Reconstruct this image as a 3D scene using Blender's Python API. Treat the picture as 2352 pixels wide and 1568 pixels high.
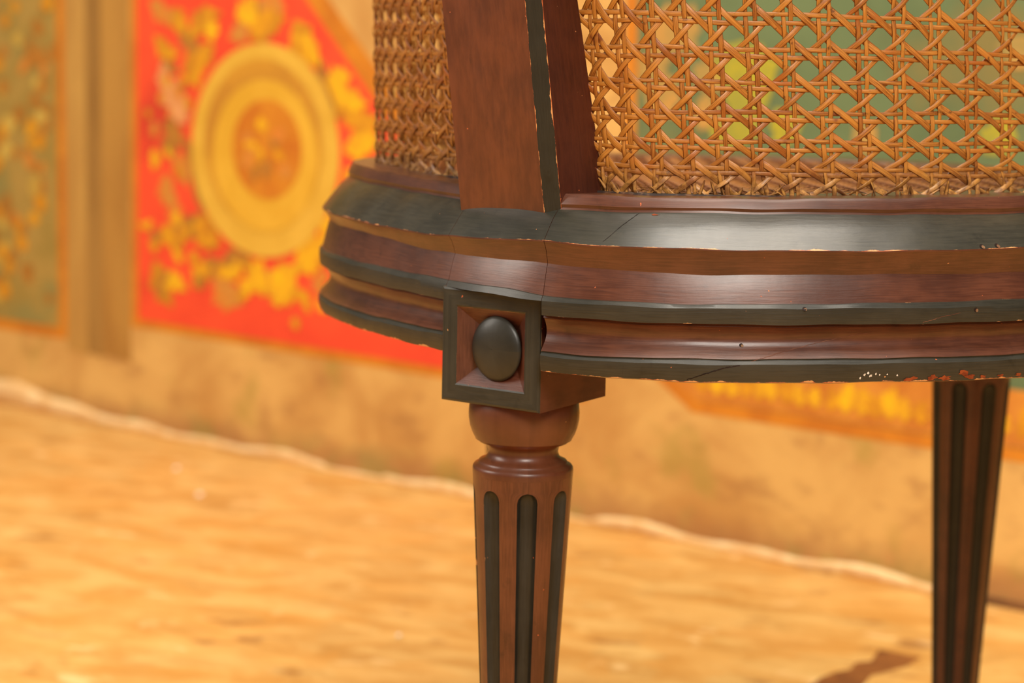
import bpy, bmesh, math, random
import numpy as np
from mathutils import Vector

# ------------------------------------------------------------------ camera, light, exposure
# working unit of the numbers below: centimetres; z=0 is the lens height, the floor lies 52 cm lower
FLOOR = -52.0
for o in list(bpy.data.objects):
    bpy.data.objects.remove(o)
scene = bpy.context.scene
COL = scene.collection
rng = random.Random(11)
nrg = np.random.default_rng(5)

cam_d = bpy.data.cameras.new('camera')
cam = bpy.data.objects.new('camera', cam_d)
COL.objects.link(cam)
PITCH, ROLL = math.radians(8.0), math.radians(1.2)
fw = Vector((0, math.cos(PITCH), -math.sin(PITCH)))
up0 = Vector((0, math.sin(PITCH), math.cos(PITCH)))
rt0 = Vector((1, 0, 0))
rt = rt0 * math.cos(ROLL) + up0 * math.sin(ROLL)
up = up0 * math.cos(ROLL) - rt0 * math.sin(ROLL)
from mathutils import Matrix
m3 = Matrix((rt, up, -fw)).transposed()
cam.matrix_world = Matrix.Translation((0, 0, -FLOOR / 100)) @ m3.to_4x4()
cam_d.sensor_width = 36.0
cam_d.lens = 4600 / 2352 * 36.0
cam_d.clip_start = 0.05
cam_d.dof.use_dof = True
cam_d.dof.focus_distance = 1.005
cam_d.dof.aperture_fstop = 6.6
scene.camera = cam

world = bpy.data.worlds.new('world')
scene.world = world
world.use_nodes = True
bg = world.node_tree.nodes['Background']
bg.inputs[0].default_value = (1.0, 0.86, 0.70, 1)
bg.inputs[1].default_value = 0.09


def area(name, loc, target, size, size_y, power, color):
    d = bpy.data.lights.new(name, 'AREA')
    d.shape = 'RECTANGLE'
    d.size, d.size_y, d.energy, d.color = size, size_y, power, color
    o = bpy.data.objects.new(name, d)
    COL.objects.link(o)
    o.location = loc
    o.rotation_euler = (Vector(target) - Vector(loc)).to_track_quat('-Z', 'Y').to_euler()
    return o


wash = area('ceiling_light', (-0.36, 1.66, 2.65), (-0.20, 1.95, 0.0), 2.2, 0.7, 19, (1.0, 0.95, 0.85))
wash.rotation_euler.rotate_axis('Z', math.radians(-39.4))
wash.data.spread = math.radians(125)
area('ceiling_lamp', (0.45, 0.55, 2.60), (0.25, 1.0, 0.4), 1.5, 0.6, 25, (1.0, 0.90, 0.77))
area('window_light', (0.5, -1.8, 2.6), (0.15, 1.2, 0.4), 1.3, 1.3, 78, (1.0, 0.92, 0.82))
area('left_fill_light', (-2.2, 1.1, 1.6), (0.0, 1.15, 0.5), 0.9, 1.2, 20, (1.0, 0.92, 0.82))  # added fill to brighten the left cane; no window known on this side

scene.view_settings.view_transform = 'Standard'
scene.view_settings.look = 'None'
scene.view_settings.exposure = 0.45
scene.view_settings.gamma = 1.0
scene.view_settings.use_curve_mapping = False

# ------------------------------------------------------------------ helpers


def W(P):
    """centimetres -> metres with the floor at zero"""
    P = np.asarray(P, float).reshape(-1, 3) * 0.01
    P[:, 2] -= FLOOR * 0.01
    return P


def s2l(r, g, b):
    def f(c):
        c /= 255.0
        return c / 12.92 if c <= 0.04045 else ((c + 0.055) / 1.055) ** 2.4
    return (f(r), f(g), f(b), 1.0)


def tag(o, label=None, cat=None, group=None, kind=None):
    if label:
        o['label'] = label
    if cat:
        o['category'] = cat
    if group:
        o['group'] = group
    if kind:
        o['kind'] = kind
    return o


def link(name, me, mat, parent=None, smooth=True):
    o = bpy.data.objects.new(name, me)
    COL.objects.link(o)
    if mat is not None and len(me.materials) == 0:
        me.materials.append(mat)
    if parent is not None:
        o.parent = parent
    if smooth:
        me.polygons.foreach_set('use_smooth', [True] * len(me.polygons))
    return o


ORIGIN = np.zeros(3)     # set to a thing's base while its parts are built


def mesh(name, V, F, mat, parent=None, uv=None, smooth=True, uv2=None):
    """V in cm; uv is one pair per vertex"""
    me = bpy.data.meshes.new(name)
    me.from_pydata((W(V) - ORIGIN).tolist(), [], [tuple(int(i) for i in f) for f in F])
    for nm, u in (('UVMap', uv), ('aux', uv2)):
        if u is not None:
            lay = me.uv_layers.new(name=nm)
            idx = np.zeros(len(me.loops), dtype=np.int32)
            me.loops.foreach_get('vertex_index', idx)
            lay.data.foreach_set('uv', np.asarray(u, np.float32)[idx].ravel())
    me.update()
    return link(name, me, mat, parent, smooth)


def quads(n, m, wrap=False):
    """faces of an n x m grid of points"""
    F = []
    mm = m if wrap else m - 1
    for i in range(n - 1):
        for j in range(mm):
            k = (j + 1) % m
            F.append((i * m + j, i * m + k, (i + 1) * m + k, (i + 1) * m + j))
    return F


# ------------------------------------------------------------------ materials
class NT:
    def __init__(self, name):
        self.m = bpy.data.materials.new(name)
        self.m.use_nodes = True
        self.t = self.m.node_tree
        self.b = self.t.nodes['Principled BSDF']

    def n(self, typ, **kw):
        nd = self.t.nodes.new(typ)
        for k, v in kw.items():
            setattr(nd, k, v)
        return nd

    def put(self, sock, v):
        if isinstance(v, bpy.types.NodeSocket):
            self.t.links.new(v, sock)
        else:
            sock.default_value = v

    def math(self, op, a, b=0.0, c=0.0, clamp=False):
        nd = self.n('ShaderNodeMath', operation=op)
        nd.use_clamp = clamp
        for i, v in enumerate((a, b, c)):
            self.put(nd.inputs[i], v)
        return nd.outputs[0]

    def mix(self, f, a, b, blend='MIX'):
        nd = self.n('ShaderNodeMix', data_type='RGBA', blend_type=blend)
        self.put(nd.inputs[0], f)
        self.put(nd.inputs[6], a)
        self.put(nd.inputs[7], b)
        return nd.outputs[2]

    def step(self, v, lo, hi):
        nd = self.n('ShaderNodeMapRange')
        nd.clamp = True
        nd.interpolation_type = 'SMOOTHSTEP'
        self.put(nd.inputs[0], v)
        nd.inputs[1].default_value, nd.inputs[2].default_value = lo, hi
        return nd.outputs[0]

    def coords(self, which='Object', scale=(1, 1, 1), rot=(0, 0, 0)):
        tc = self.n('ShaderNodeTexCoord')
        mp = self.n('ShaderNodeMapping')
        mp.inputs['Scale'].default_value = scale
        mp.inputs['Rotation'].default_value = rot
        self.t.links.new(tc.outputs[which], mp.inputs[0])
        return mp.outputs[0]

    def noise(self, vec, scale, detail=4.0, rough=0.55, dist=0.0):
        nd = self.n('ShaderNodeTexNoise')
        self.put(nd.inputs['Vector'], vec)
        nd.inputs['Scale'].default_value = scale
        nd.inputs['Detail'].default_value = detail
        nd.inputs['Roughness'].default_value = rough
        nd.inputs['Distortion'].default_value = dist
        return nd.outputs[0]

    def uv(self, layer='UVMap'):
        nd = self.n('ShaderNodeUVMap', uv_map=layer)
        sp = self.n('ShaderNodeSeparateXYZ')
        self.t.links.new(nd.outputs[0], sp.inputs[0])
        return nd.outputs[0], sp.outputs[0], sp.outputs[1]

    def scaled(self, vec, s):
        mp = self.n('ShaderNodeMapping')
        mp.inputs['Scale'].default_value = s
        self.t.links.new(vec, mp.inputs[0])
        return mp.outputs[0]

    def bump(self, h, strength, dist=0.001):
        nd = self.n('ShaderNodeBump')
        nd.inputs['Strength'].default_value = strength
        nd.inputs['Distance'].default_value = dist
        self.put(nd.inputs['Height'], h)
        self.t.links.new(nd.outputs[0], self.b.inputs['Normal'])

    def end(self, col, rough, coat=0.0, coat_r=0.2, spec=None):
        self.put(self.b.inputs['Base Color'], col)
        self.put(self.b.inputs['Roughness'], rough)
        self.b.inputs['Coat Weight'].default_value = coat
        self.b.inputs['Coat Roughness'].default_value = coat_r
        if spec is not None:
            self.b.inputs['Specular IOR Level'].default_value = spec
        return self.m


CHIP = s2l(205, 100, 48)
PALE = s2l(222, 160, 98)


def wood(name, c1, c2, rough=0.36, wear=0.0, edge=0.0, coat=0.25, streak=(0.35, 9.0, 1), epow=7, speck=0.765, side=0, coat_r=0.2):
    """painted or stained old wood; UV u runs along the piece in cm, v across it 0..1"""
    t = NT(name)
    uvv, u, v = t.uv()
    obj = t.coords('Object')
    st = t.noise(t.scaled(uvv, streak), 1.6, 5, 0.6)
    mot = t.noise(obj, 26, 4, 0.6)
    col = t.mix(t.step(t.math('MULTIPLY_ADD', mot, 0.55, t.math('MULTIPLY', st, 0.45)), 0.36, 0.64), c1, c2)
    # dark rubbed-in dirt
    dirt = t.step(t.noise(obj, 75, 6, 0.65), 0.60, 0.74)
    col = t.mix(t.math('MULTIPLY', dirt, 0.45), col, (c1[0] * .35, c1[1] * .38, c1[2] * .42, 1))
    # flaked edges and pin-head chips
    if side:
        ed = t.math('POWER', v, epow)
    else:
        ed = t.math('POWER', t.math('MULTIPLY', t.math('ABSOLUTE', t.math('SUBTRACT', v, 0.5)), 2.0), epow)
    n1 = t.noise(obj, 120, 7, 0.62)
    n2 = t.noise(obj, 30, 2, 0.5)
    val = t.math('ADD', t.math('MULTIPLY_ADD', ed, edge, n1), t.math('MULTIPLY', t.math('SUBTRACT', n2, 0.5), 0.55))
    m1 = t.step(val, 0.86 - wear, 0.885 - wear)
    spk = t.step(t.noise(obj, 330, 2, 0.5), speck, speck + 0.02)
    m = t.math('MAXIMUM', m1, spk)
    col = t.mix(m, col, t.mix(t.step(n1, 0.5, 0.62), CHIP, PALE))
    ro = t.math('ADD', rough, t.math('MULTIPLY', t.math('SUBTRACT', t.noise(obj, 45, 5, 0.6), 0.5), 0.22))
    ro = t.math('ADD', ro, t.math('MULTIPLY', m, 0.3))
    t.bump(t.math('SUBTRACT', t.math('MULTIPLY_ADD', st, 0.5, t.math('MULTIPLY', t.noise(obj, 90, 5, 0.6), 0.5)), t.math('MULTIPLY', m, 0.5)), 0.35, 0.0007)
    return t.end(col, ro, coat, coat_r)


BROWN_A, BROWN_B = s2l(76, 38, 22), s2l(106, 60, 39)
M_rail = wood('stained_brown_rail_wood', BROWN_A, BROWN_B, 0.38, 0.0, 0.07, coat=0.4, coat_r=0.28)
M_fillet = wood('black_fillet_paint', s2l(40, 39, 31), s2l(58, 55, 45), 0.42, 0.0, 0.20, coat=0.3, epow=12)
M_bevel = wood('black_painted_wood', s2l(42, 41, 33), s2l(62, 59, 48), 0.34, 0.0, 0.40, coat=0.6, epow=26, side=1, coat_r=0.26)
M_lip = wood('black_painted_wood_with_flaked_edge', s2l(40, 39, 31), s2l(58, 55, 45), 0.44, 0.0, 0.42, coat=0.12, epow=9, side=1)
M_stile = wood('stained_brown_stile_wood', s2l(92, 45, 24), s2l(118, 62, 34), 0.42, 0.0, 0.12, streak=(0.35, 9, 1))
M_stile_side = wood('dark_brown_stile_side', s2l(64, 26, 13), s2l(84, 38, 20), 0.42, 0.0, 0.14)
M_stile_black = wood('black_stile_chamfer_paint', s2l(33, 34, 29), s2l(46, 46, 40), 0.42, 0.03, 0.42, coat=0.12, epow=6)
M_leg = wood('stained_brown_leg_wood', s2l(82, 41, 22), s2l(112, 62, 37), 0.40, 0.0, 0.0, speck=0.76)
M_flute = wood('black_flute_paint', s2l(24, 25, 22), s2l(44, 44, 40), 0.42, 0.0, 0.2, coat=0.1, speck=0.78)
M_block = wood('dark_brown_block_wood', s2l(74, 34, 20), s2l(104, 58, 40), 0.40, 0.0, 0.10)
M_blockblk = wood('black_block_frame_paint', s2l(40, 39, 31), s2l(60, 57, 46), 0.42, 0.02, 0.34, coat=0.12, epow=10)
M_disc = wood('black_rosette_paint', s2l(34, 33, 27), s2l(52, 50, 42), 0.44, -0.05, 0.0, coat=0.1, speck=0.8)


def cane_material(name='aged_amber_cane', dim=0.0):
    t = NT(name)
    uvv, u, v = t.uv()
    _, hgt, rnd = t.uv('aux')
    comb = t.n('ShaderNodeCombineXYZ')
    t.put(comb.inputs[0], t.math('MULTIPLY', u, 0.5))
    t.put(comb.inputs[1], t.math('MULTIPLY', v, 5.0))
    t.put(comb.inputs[2], t.math('MULTIPLY', rnd, 37.0))
    fib = t.noise(comb.outputs[0], 1.7, 5, 0.65)
    obj = t.coords('Object')
    big = t.noise(obj, 60, 3, 0.6)
    col = t.mix(t.step(fib, 0.33, 0.68), s2l(140, 74, 20), s2l(222, 152, 66))
    col = t.mix(t.step(big, 0.5, 0.72), col, s2l(184, 104, 34))
    col = t.mix(t.math('MULTIPLY', t.step(rnd, 0.3, 1.0), 0.5), col, s2l(222, 150, 60))
    col = t.mix(t.math('MULTIPLY', t.step(rnd, 0.35, 0.0), 0.45), col, s2l(150, 78, 24))
    # reddish varnish runs and dark knots
    col = t.mix(t.math('MULTIPLY', t.step(t.noise(obj, 40, 3, 0.6), 0.66, 0.72), 0.8), col, s2l(120, 44, 22))
    dk = t.math('MULTIPLY', t.step(t.noise(obj, 130, 5, 0.65), 0.62, 0.70), 0.75)
    col = t.mix(dk, col, s2l(84, 40, 16))
    # strand edges darkened, thickness shading put into the colour
    ev = t.math('POWER', t.math('MULTIPLY', t.math('ABSOLUTE', t.math('SUBTRACT', v, 0.5)), 2.0), 5.0)
    col = t.mix(t.math('MULTIPLY', ev, 0.85), col, s2l(104, 50, 16))
    # weathered ends near the rail
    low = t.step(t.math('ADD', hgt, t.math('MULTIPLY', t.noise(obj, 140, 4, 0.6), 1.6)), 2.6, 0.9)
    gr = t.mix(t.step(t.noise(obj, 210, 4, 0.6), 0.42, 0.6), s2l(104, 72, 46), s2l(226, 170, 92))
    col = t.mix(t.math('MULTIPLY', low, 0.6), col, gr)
    if dim:
        col = t.mix(dim, col, s2l(128, 62, 22))
    t.bump(fib, 0.5, 0.0005)
    return t.end(col, t.math('MULTIPLY_ADD', fib, 0.2, 0.28), 0.25, 0.2)


M_cane = cane_material()
M_seat = cane_material('darkened_seat_cane', 0.7)


def paint(name, c1, c2, scale=14, rough=0.7, c3=None, stretch=(1, 1, 1)):
    """faded distemper paint on the wall, mottled in two or three tones"""
    t = NT(name)
    obj = t.coords('Object', stretch)
    a = t.noise(obj, scale, 5, 0.6, 0.4)
    col = t.mix(t.step(a, 0.36, 0.64), c1, c2)
    if c3:
        b = t.noise(t.coords('Object', stretch, (0.3, 0.7, 0.2)), scale * 0.45, 4, 0.6)
        col = t.mix(t.step(b, 0.52, 0.68), col, c3)
    t.bump(a, 0.2, 0.001)
    return t.end(col, rough, 0, 0.3, 0.3)


# ------------------------------------------------------------------ the room: floor and painted wall
def floor_material():
    t = NT('worn_yellow_board_floor')
    c = t.coords('Object', (1, 1, 1), (0, 0, 0.35))
    flake = t.n('ShaderNodeTexVoronoi')
    t.put(flake.inputs['Vector'], t.scaled(c, (16, 30, 1)))
    flake.inputs['Scale'].default_value = 1.0
    sp = t.n('ShaderNodeSeparateColor')
    t.t.links.new(flake.outputs['Color'], sp.inputs[0])
    st = t.noise(t.scaled(c, (8, 17, 1)), 1.5, 6, 0.65, 0.6)
    big = t.noise(c, 3.2, 4, 0.6)
    col = t.mix(t.step(st, 0.34, 0.66), s2l(188, 136, 66), s2l(220, 176, 104))
    col = t.mix(t.math('MULTIPLY', sp.outputs[0], 0.40), col, s2l(214, 146, 60))
    col = t.mix(t.math('MULTIPLY', t.step(big, 0.54, 0.70), 0.45), col, s2l(210, 138, 56))
    dark = t.step(t.noise(t.scaled(c, (9, 17, 1)), 1.0, 5, 0.62), 0.60, 0.70)
    col = t.mix(t.math('MULTIPLY', dark, 0.75), col, s2l(140, 86, 38))
    lite = t.step(t.noise(t.scaled(c, (9, 16, 1)), 1.3, 5, 0.6, 0.3), 0.60, 0.70)
    col = t.mix(t.math('MULTIPLY', lite, 0.65), col, s2l(246, 208, 144))
    t.bump(st, 0.3, 0.002)
    return t.end(col, 0.55, 0.0, 0.3, 0.35)


WP0 = np.array([11.1, 221.8])
WD = np.array([0.77231, -0.63525])
WN = np.array([-0.63525, -0.77231])


def wallpt(s, h, d=0.0):
    """s along the wall, h above the floor, d out of it (cm)"""
    p = WP0 + WD * s + WN * d
    return (p[0], p[1], h + FLOOR)


def slab(name, corners_bottom, z0, z1, mat):
    n = len(corners_bottom)
    V = [(x, y, z0) for x, y in corners_bottom] + [(x, y, z1) for x, y in corners_bottom]
    F = [tuple(range(n))[::-1], tuple(range(n, 2 * n))] + [(i, (i + 1) % n, (i + 1) % n + n, i + n) for i in range(n)]
    return mesh(name, V, F, mat, smooth=False)


floor = slab('floor', [(-260, -230), (260, -230), (260, 520), (-260, 520)], FLOOR - 4, FLOOR, floor_material())
tag(floor, 'worn yellow board floor under the chair', kind='structure')

wall_t = NT('faded_ochre_distemper')
wo = wall_t.coords('Object')
wa = wall_t.noise(wo, 7, 6, 0.62, 0.5)
wb = wall_t.noise(wall_t.coords('Object', (1, 1, 2.2)), 13, 5, 0.6)
wcol = wall_t.mix(wall_t.step(wa, 0.34, 0.66), s2l(194, 142, 74), s2l(222, 176, 100))
wcol = wall_t.mix(wall_t.math('MULTIPLY', wall_t.step(wb, 0.54, 0.68), 0.6), wcol, s2l(172, 122, 66))
wcol = wall_t.mix(wall_t.math('MULTIPLY', wall_t.step(wall_t.noise(wo, 9.5, 4, 0.6), 0.55, 0.68), 0.55), wcol, s2l(168, 142, 62))
# greenish grey and brown scuffing along the skirting zone
sep = wall_t.n('ShaderNodeSeparateXYZ')
wall_t.t.links.new(wo, sep.inputs[0])
zone = wall_t.step(wall_t.math('ADD', sep.outputs[2], wall_t.math('MULTIPLY', wall_t.noise(wo, 18, 4, 0.6), 0.05)), 0.075, 0.035)
wcol = wall_t.mix(wall_t.math('MULTIPLY', zone, 0.7), wcol, wall_t.mix(wall_t.step(wall_t.noise(wo, 16, 4, 0.6), 0.45, 0.58), s2l(162, 112, 66), s2l(142, 122, 66)))
wall_t.bump(wa, 0.25, 0.002)
M_wall = wall_t.end(wcol, 0.75, 0, 0.3, 0.3)


def wall_box(name, s0, s1, h0, h1, d0, d1, mat, parent=None):
    V = [wallpt(s, h, d) for d in (d0, d1) for (s, h) in ((s0, h0), (s1, h0), (s1, h1), (s0, h1))]
    F = [(0, 1, 2, 3), (7, 6, 5, 4), (0, 4, 5, 1), (1, 5, 6, 2), (2, 6, 7, 3), (3, 7, 4, 0)]
    return mesh(name, V, F, mat, parent, smooth=False)


wall = wall_box('wall_back', -250, 110, 0, 260, -10, 0, M_wall)
tag(wall, 'wall painted with faded ochre mural panels behind the chair', kind='structure')


def flat(name, pts, d, mat, parent):
    """one field of paint on the wall, d cm proud"""
    V = [wallpt(s, h, d) for s, h in pts]
    return mesh(name, V, [tuple(range(len(V)))], mat, parent, smooth=False)


M_orange = paint('orange_line_paint', s2l(214, 134, 32), s2l(196, 116, 30), 20)
M_red = paint('vermilion_field_paint', s2l(242, 84, 48), s2l(230, 74, 44), 9, c3=s2l(206, 66, 42))
M_green = paint('grey_green_field_paint', s2l(108, 124, 82), s2l(96, 112, 74), 7, c3=s2l(134, 120, 66))
M_greenl = paint('olive_field_paint', s2l(158, 132, 62), s2l(176, 144, 72), 16, c3=s2l(146, 134, 74))
M_band_a = paint('light_ochre_moulding_paint', s2l(198, 154, 78), s2l(184, 138, 68), 12, stretch=(1, 1, .3))
M_band_b = paint('dark_umber_moulding_paint', s2l(150, 110, 52), s2l(168, 126, 62), 12, stretch=(1, 1, .3))
M_band_c = paint('ochre_moulding_paint', s2l(186, 138, 64), s2l(168, 120, 54), 12, stretch=(1, 1, .3))
M_leaf = {
    'G': paint('gold_leaf_paint', s2l(226, 160, 26), s2l(196, 128, 30), 40),
    'Y': paint('yellow_leaf_paint', s2l(240, 186, 24), s2l(220, 158, 30), 40),
    'O': paint('orange_leaf_paint', s2l(218, 128, 44), s2l(204, 138, 56), 40),
    'P': paint('pinkish_cream_leaf_paint', s2l(226, 158, 98), s2l(214, 140, 78), 40),
    'N': paint('olive_brown_leaf_paint', s2l(164, 112, 42), s2l(184, 122, 44), 40),
    'C': paint('pale_yellow_leaf_paint', s2l(206, 176, 84), s2l(190, 152, 62), 40),
    'T': paint('tan_leaf_paint', s2l(196, 146, 72), s2l(164, 138, 74), 30),
    'L': paint('lime_yellow_leaf_paint', s2l(178, 164, 42), s2l(156, 150, 56), 30),
}
M_ring = [paint('medallion_yellow_paint', s2l(226, 180, 66), s2l(214, 166, 54), 10),
          paint('medallion_umber_shade_paint', s2l(206, 148, 44), s2l(190, 132, 42), 12),
          paint('medallion_bowl_paint', s2l(228, 178, 56), s2l(216, 164, 44), 12),
          paint('medallion_rosette_ground_paint', s2l(196, 112, 28), s2l(210, 134, 34), 26)]


def leaf_pts(s0, h0, s1, h1, w):
    dx, dy = s1 - s0, h1 - h0
    L = math.hypot(dx, dy)
    tx, ty = dx / L, dy / L
    L *= 1.35
    w *= 1.45
    n = 9
    a, b = [], []
    bend = rng.uniform(-.18, .18)
    for i in range(n + 1):
        q = i / n
        wd = w * 0.5 * (math.sin(math.pi * min(1, q * 1.02) ** 0.8) ** 0.8) * (1 + 0.28 * math.cos(q * 6 * math.pi))
        off = bend * L * math.sin(math.pi * q)
        px, py = s0 + tx * L * q - ty * off, h0 + ty * L * q + tx * off
        a.append((px - ty * wd, py + tx * wd))
        b.append((px + ty * wd, py - tx * wd))
    return a + b[::-1][1:-1]


def leaves(lst, kind, d, parent):
    for q in lst:
        d2 = d + rng.uniform(0, .03)
        flat('painted_leaf', leaf_pts(*q), d2, M_leaf[kind], parent)


# red spandrel with its medallion
ol = flat('painted_border', [(-82.4, 14.5), (-3.1, 13.8), (-3.4, 17.5), (-82.2, 96.5)], 0.04, M_orange, wall)
red = flat('painted_panel', [(-81.0, 15.6), (-5.6, 15.0), (-81.0, 92.0)], 0.08, M_red, wall)
tag(red, 'vermilion triangular field with gold foliage')


def disc(name, c, r, d, mat, parent, n=48):
    return flat(name, [(c[0] + r * math.cos(2 * math.pi * i / n), c[1] + r * math.sin(2 * math.pi * i / n)) for i in range(n)], d, mat, parent)


leaves([(-71.36, 41.22, -68.4, 32.76, 1.5), (-75.4, 43.06, -72.4, 40.5, 2.1), (-75.9, 40.4, -73.4, 38.5, 1.8), (-63.5, 26.2, -58.75, 25.2, 1.5), (-76.3, 50.7, -73.3, 49.4, 1.2), (-56.1, 58.55, -60.7, 55.1, 1.4), (-72, 30, -67, 27, 2.4), (-46, 52, -43, 46, 2.0), (-73, 56, -70, 50, 2.0), (-70, 23, -62, 24, 1.8)], 'N', 0.11, red)
leaves([(-65.47, 23.68, -61.11, 20.75, 3.2), (-75.4, 36.0, -73.4, 32.5, 2.3), (-78.3, 58.9, -73.8, 57.0, 1.8), (-54.3, 60.5, -55.2, 55.4, 3.0), (-73.9, 38.5, -71.4, 35.3, 2.0), (-58.9, 55.7, -61.7, 54.4, 1.8), (-57, 24, -54, 22, 2.0), (-73.5, 33, -72, 28.5, 1.9)], 'O', 0.14, red)
leaves([(-70.33, 53.7, -65.47, 56.32, 1.9), (-58.86, 54.1, -53.8, 56.05, 2.6), (-50.7, 56.4, -47.1, 52.1, 3.0), (-77.3, 54.3, -73.3, 52.4, 1.6), (-70.3, 52.4, -68.9, 48.5, 2.2), (-76, 28.9, -73.9, 27, 1.9), (-73.9, 25.7, -70.9, 28.3, 2.4), (-77.5, 24.1, -74.5, 19.5, 2.6), (-69.4, 30.0, -65.5, 27.7, 2.9), (-51.8, 23.5, -51.3, 21, 2.2), (-43.1, 47.9, -39.7, 44.3, 3.0), (-40.1, 43.1, -37.1, 44.4, 2.4), (-65.5, 53.1, -68.4, 50.2, 2.0), (-69.4, 21.0, -66.9, 23.6, 2.2), (-73.3, 57.9, -71.3, 55.3, 2.0)], 'G', 0.17, red)
leaves([(-61.2, 56.65, -58.4, 58.7, 2.5), (-58.7, 21.6, -56.9, 25.0, 2.3), (-55, 21.3, -50.9, 24.6, 2.9), (-50.4, 24.9, -45.1, 27.7, 2.9), (-44.9, 48.7, -41.6, 49.3, 2.0), (-41.75, 40.5, -37.1, 42, 2.2), (-44.4, 48.5, -39.3, 46.8, 2.0), (-50.2, 54.5, -47.1, 51.8, 1.7), (-66.9, 56.3, -66, 54.1, 2.0), (-46, 28, -42, 33, 2.6), (-42, 35, -38, 38, 2.4), (-76, 21, -72, 20.5, 1.8)], 'Y', 0.2, red)
leaves([(-75.8, 49, -71.3, 45.2, 2.6), (-73.8, 46.1, -71.3, 43.5, 2.0), (-75.5, 51, -74, 47, 1.6)], 'P', 0.2, red)
for i in range(46):
    if i < 24:
        s, h = rng.uniform(-78, -70.5), rng.uniform(19, 56)
    else:
        s, h = rng.uniform(-77, -44), rng.uniform(18.6, 25.5)
    a, l = rng.uniform(0, 6.28), rng.uniform(1.2, 2.4)
    leaves([(s, h, s + l * math.cos(a), h + l * math.sin(a), rng.uniform(.8, 1.5))], rng.choice('GYNOGYG'), 0.2, red)
disc('painted_medallion', (-56.1, 39.8), 13.7, 0.24, M_ring[0], red)
disc('painted_medallion', (-56.3, 40.6), 10.9, 0.28, M_ring[1], red)
disc('painted_medallion', (-55.8, 39.2), 9.7, 0.32, M_ring[2], red)
disc('painted_medallion', (-55.3, 40.0), 6.4, 0.36, M_ring[3], red)
for i in range(15):
    a = rng.uniform(0, 6.28)
    r = rng.uniform(0.4, 3.2)
    x, y = -55.3 + r * math.cos(a), 40.0 + r * math.sin(a)
    b = a + rng.uniform(-.6, .6)
    l = rng.uniform(1.5, 2.2)
    leaves([(x, y, x + l * math.cos(b), y + l * math.sin(b), rng.uniform(.9, 1.4))], rng.choice('GGYON'), 0.4, red)

# olive panel at the far left and the painted moulding beside it
flat('painted_border', [(-249, 10.6), (-96.6, 11.2), (-96.6, 130), (-249, 130)], 0.04, M_orange, wall)
gl = flat('painted_panel', [(-248, 12.2), (-98.3, 12.7), (-98.3, 129), (-248, 129)], 0.08, M_greenl, wall)
tag(gl, 'olive green field with loose yellow leaves')
for i in range(150):
    s, h = rng.uniform(-124, -100), rng.uniform(15, 68)
    a = rng.uniform(0, 6.28)
    l = rng.uniform(1.2, 2.6)
    k = rng.choice('GGNNCOCCC') if s < -106 else rng.choice('NNGNOC')
    leaves([(s, h, s + l * math.cos(a), h + l * math.sin(a), rng.uniform(1.0, 2.2))], k, 0.12, gl)
for nm, a, b, mt in (('painted_moulding', -96.6, -92.0, M_band_a), ('painted_moulding', -92.0, -88.6, M_band_b), ('painted_moulding', -88.6, -82.6, M_band_c)):
    flat(nm, [(a, 9.8), (b, 9.4), (b, 130), (a, 130)], 0.05, mt, wall)

# grey green panel seen through the cane, with its fringe of yellow leaves
flat('painted_border', [(-0.2, 130), (1.2, 20.9), (11.2, 14.5), (108, 14.5), (108, 130)], 0.04, M_orange, wall)
gr = flat('painted_panel', [(1.6, 129), (2.9, 21.6), (11.7, 15.9), (107, 15.8), (107, 129)], 0.08, M_green, wall)
tag(gr, 'grey green field edged below with yellow leaves')
leaves([(15.6, 43.3, 16.5, 47.9, 2.8), (17.7, 44.7, 15.9, 49.7, 2.8), (19.2, 47.5, 15.2, 52.4, 3.3), (22.5, 44, 20.8, 46.7, 2.8), (13.7, 49.6, 15.7, 53.3, 2.3), (12.8, 43.6, 14.4, 45.5, 2.3), (44, 44, 46, 47, 2.5)], 'L', 0.12, gr)
leaves([(4.8, 46.1, 7, 49.5, 3.3), (10.4, 49.5, 12.5, 52.3, 2.8), (11.1, 44.9, 11.5, 48.2, 2.3), (4.5, 54.5, 7.8, 56.9, 3.3), (29.7, 44.3, 31.6, 45.7, 2.3), (46.7, 52.1, 47.9, 54.5, 2.8), (3, 50, 5, 54, 2.5), (7, 53, 9, 57, 2.5)], 'T', 0.12, gr)
flat('painted_band', [(11.6, 15.95), (106, 15.9), (106, 21.5), (3.1, 21.5)], 0.1, paint('orange_brown_band_paint', s2l(196, 118, 40), s2l(214, 140, 50), 24), gr)
for i in range(29):
    s = 12.6 + 1.75 * i
    leaves([(s, 16.8, s + rng.uniform(-.5, .5), 19.0 + rng.uniform(-.4, .8), rng.uniform(1.0, 1.4))], 'Y' if i % 3 else 'G', 0.14, gr)

# ragged cream strip where the wall covering meets the floor
N = 150
V, F = [], []
for i in range(N + 1):
    s = -128 + i * (170.0 / N)
    k = max(0.0, min(1.0, (-84 - s) / 22.0))
    top = 0.75 + 0.45 * math.sin(s * .33) * math.sin(s * 0.11 + 1) + 0.25 + k * 2.3 + rng.uniform(-.05, .05)
    if -45 < s < -34 or -8 < s < -2:
        top *= 0.45
    out = 0.7 + 0.4 * k + rng.uniform(-.08, .08)
    V += [wallpt(s, 0, out), wallpt(s, top * .8, out), wallpt(s, top, out * .55), wallpt(s, top, 0.0), wallpt(s, 0, 0.0)]
F = quads(N + 1, 5, True) + [(4, 3, 2, 1, 0), tuple(N * 5 + j for j in range(5))]
trim = mesh('trim_1', V, F, paint('peeling_cream_lining', s2l(240, 206, 150), s2l(226, 180, 118), 40))
tag(trim, 'ragged cream strip along the foot of the painted wall', kind='structure')
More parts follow.
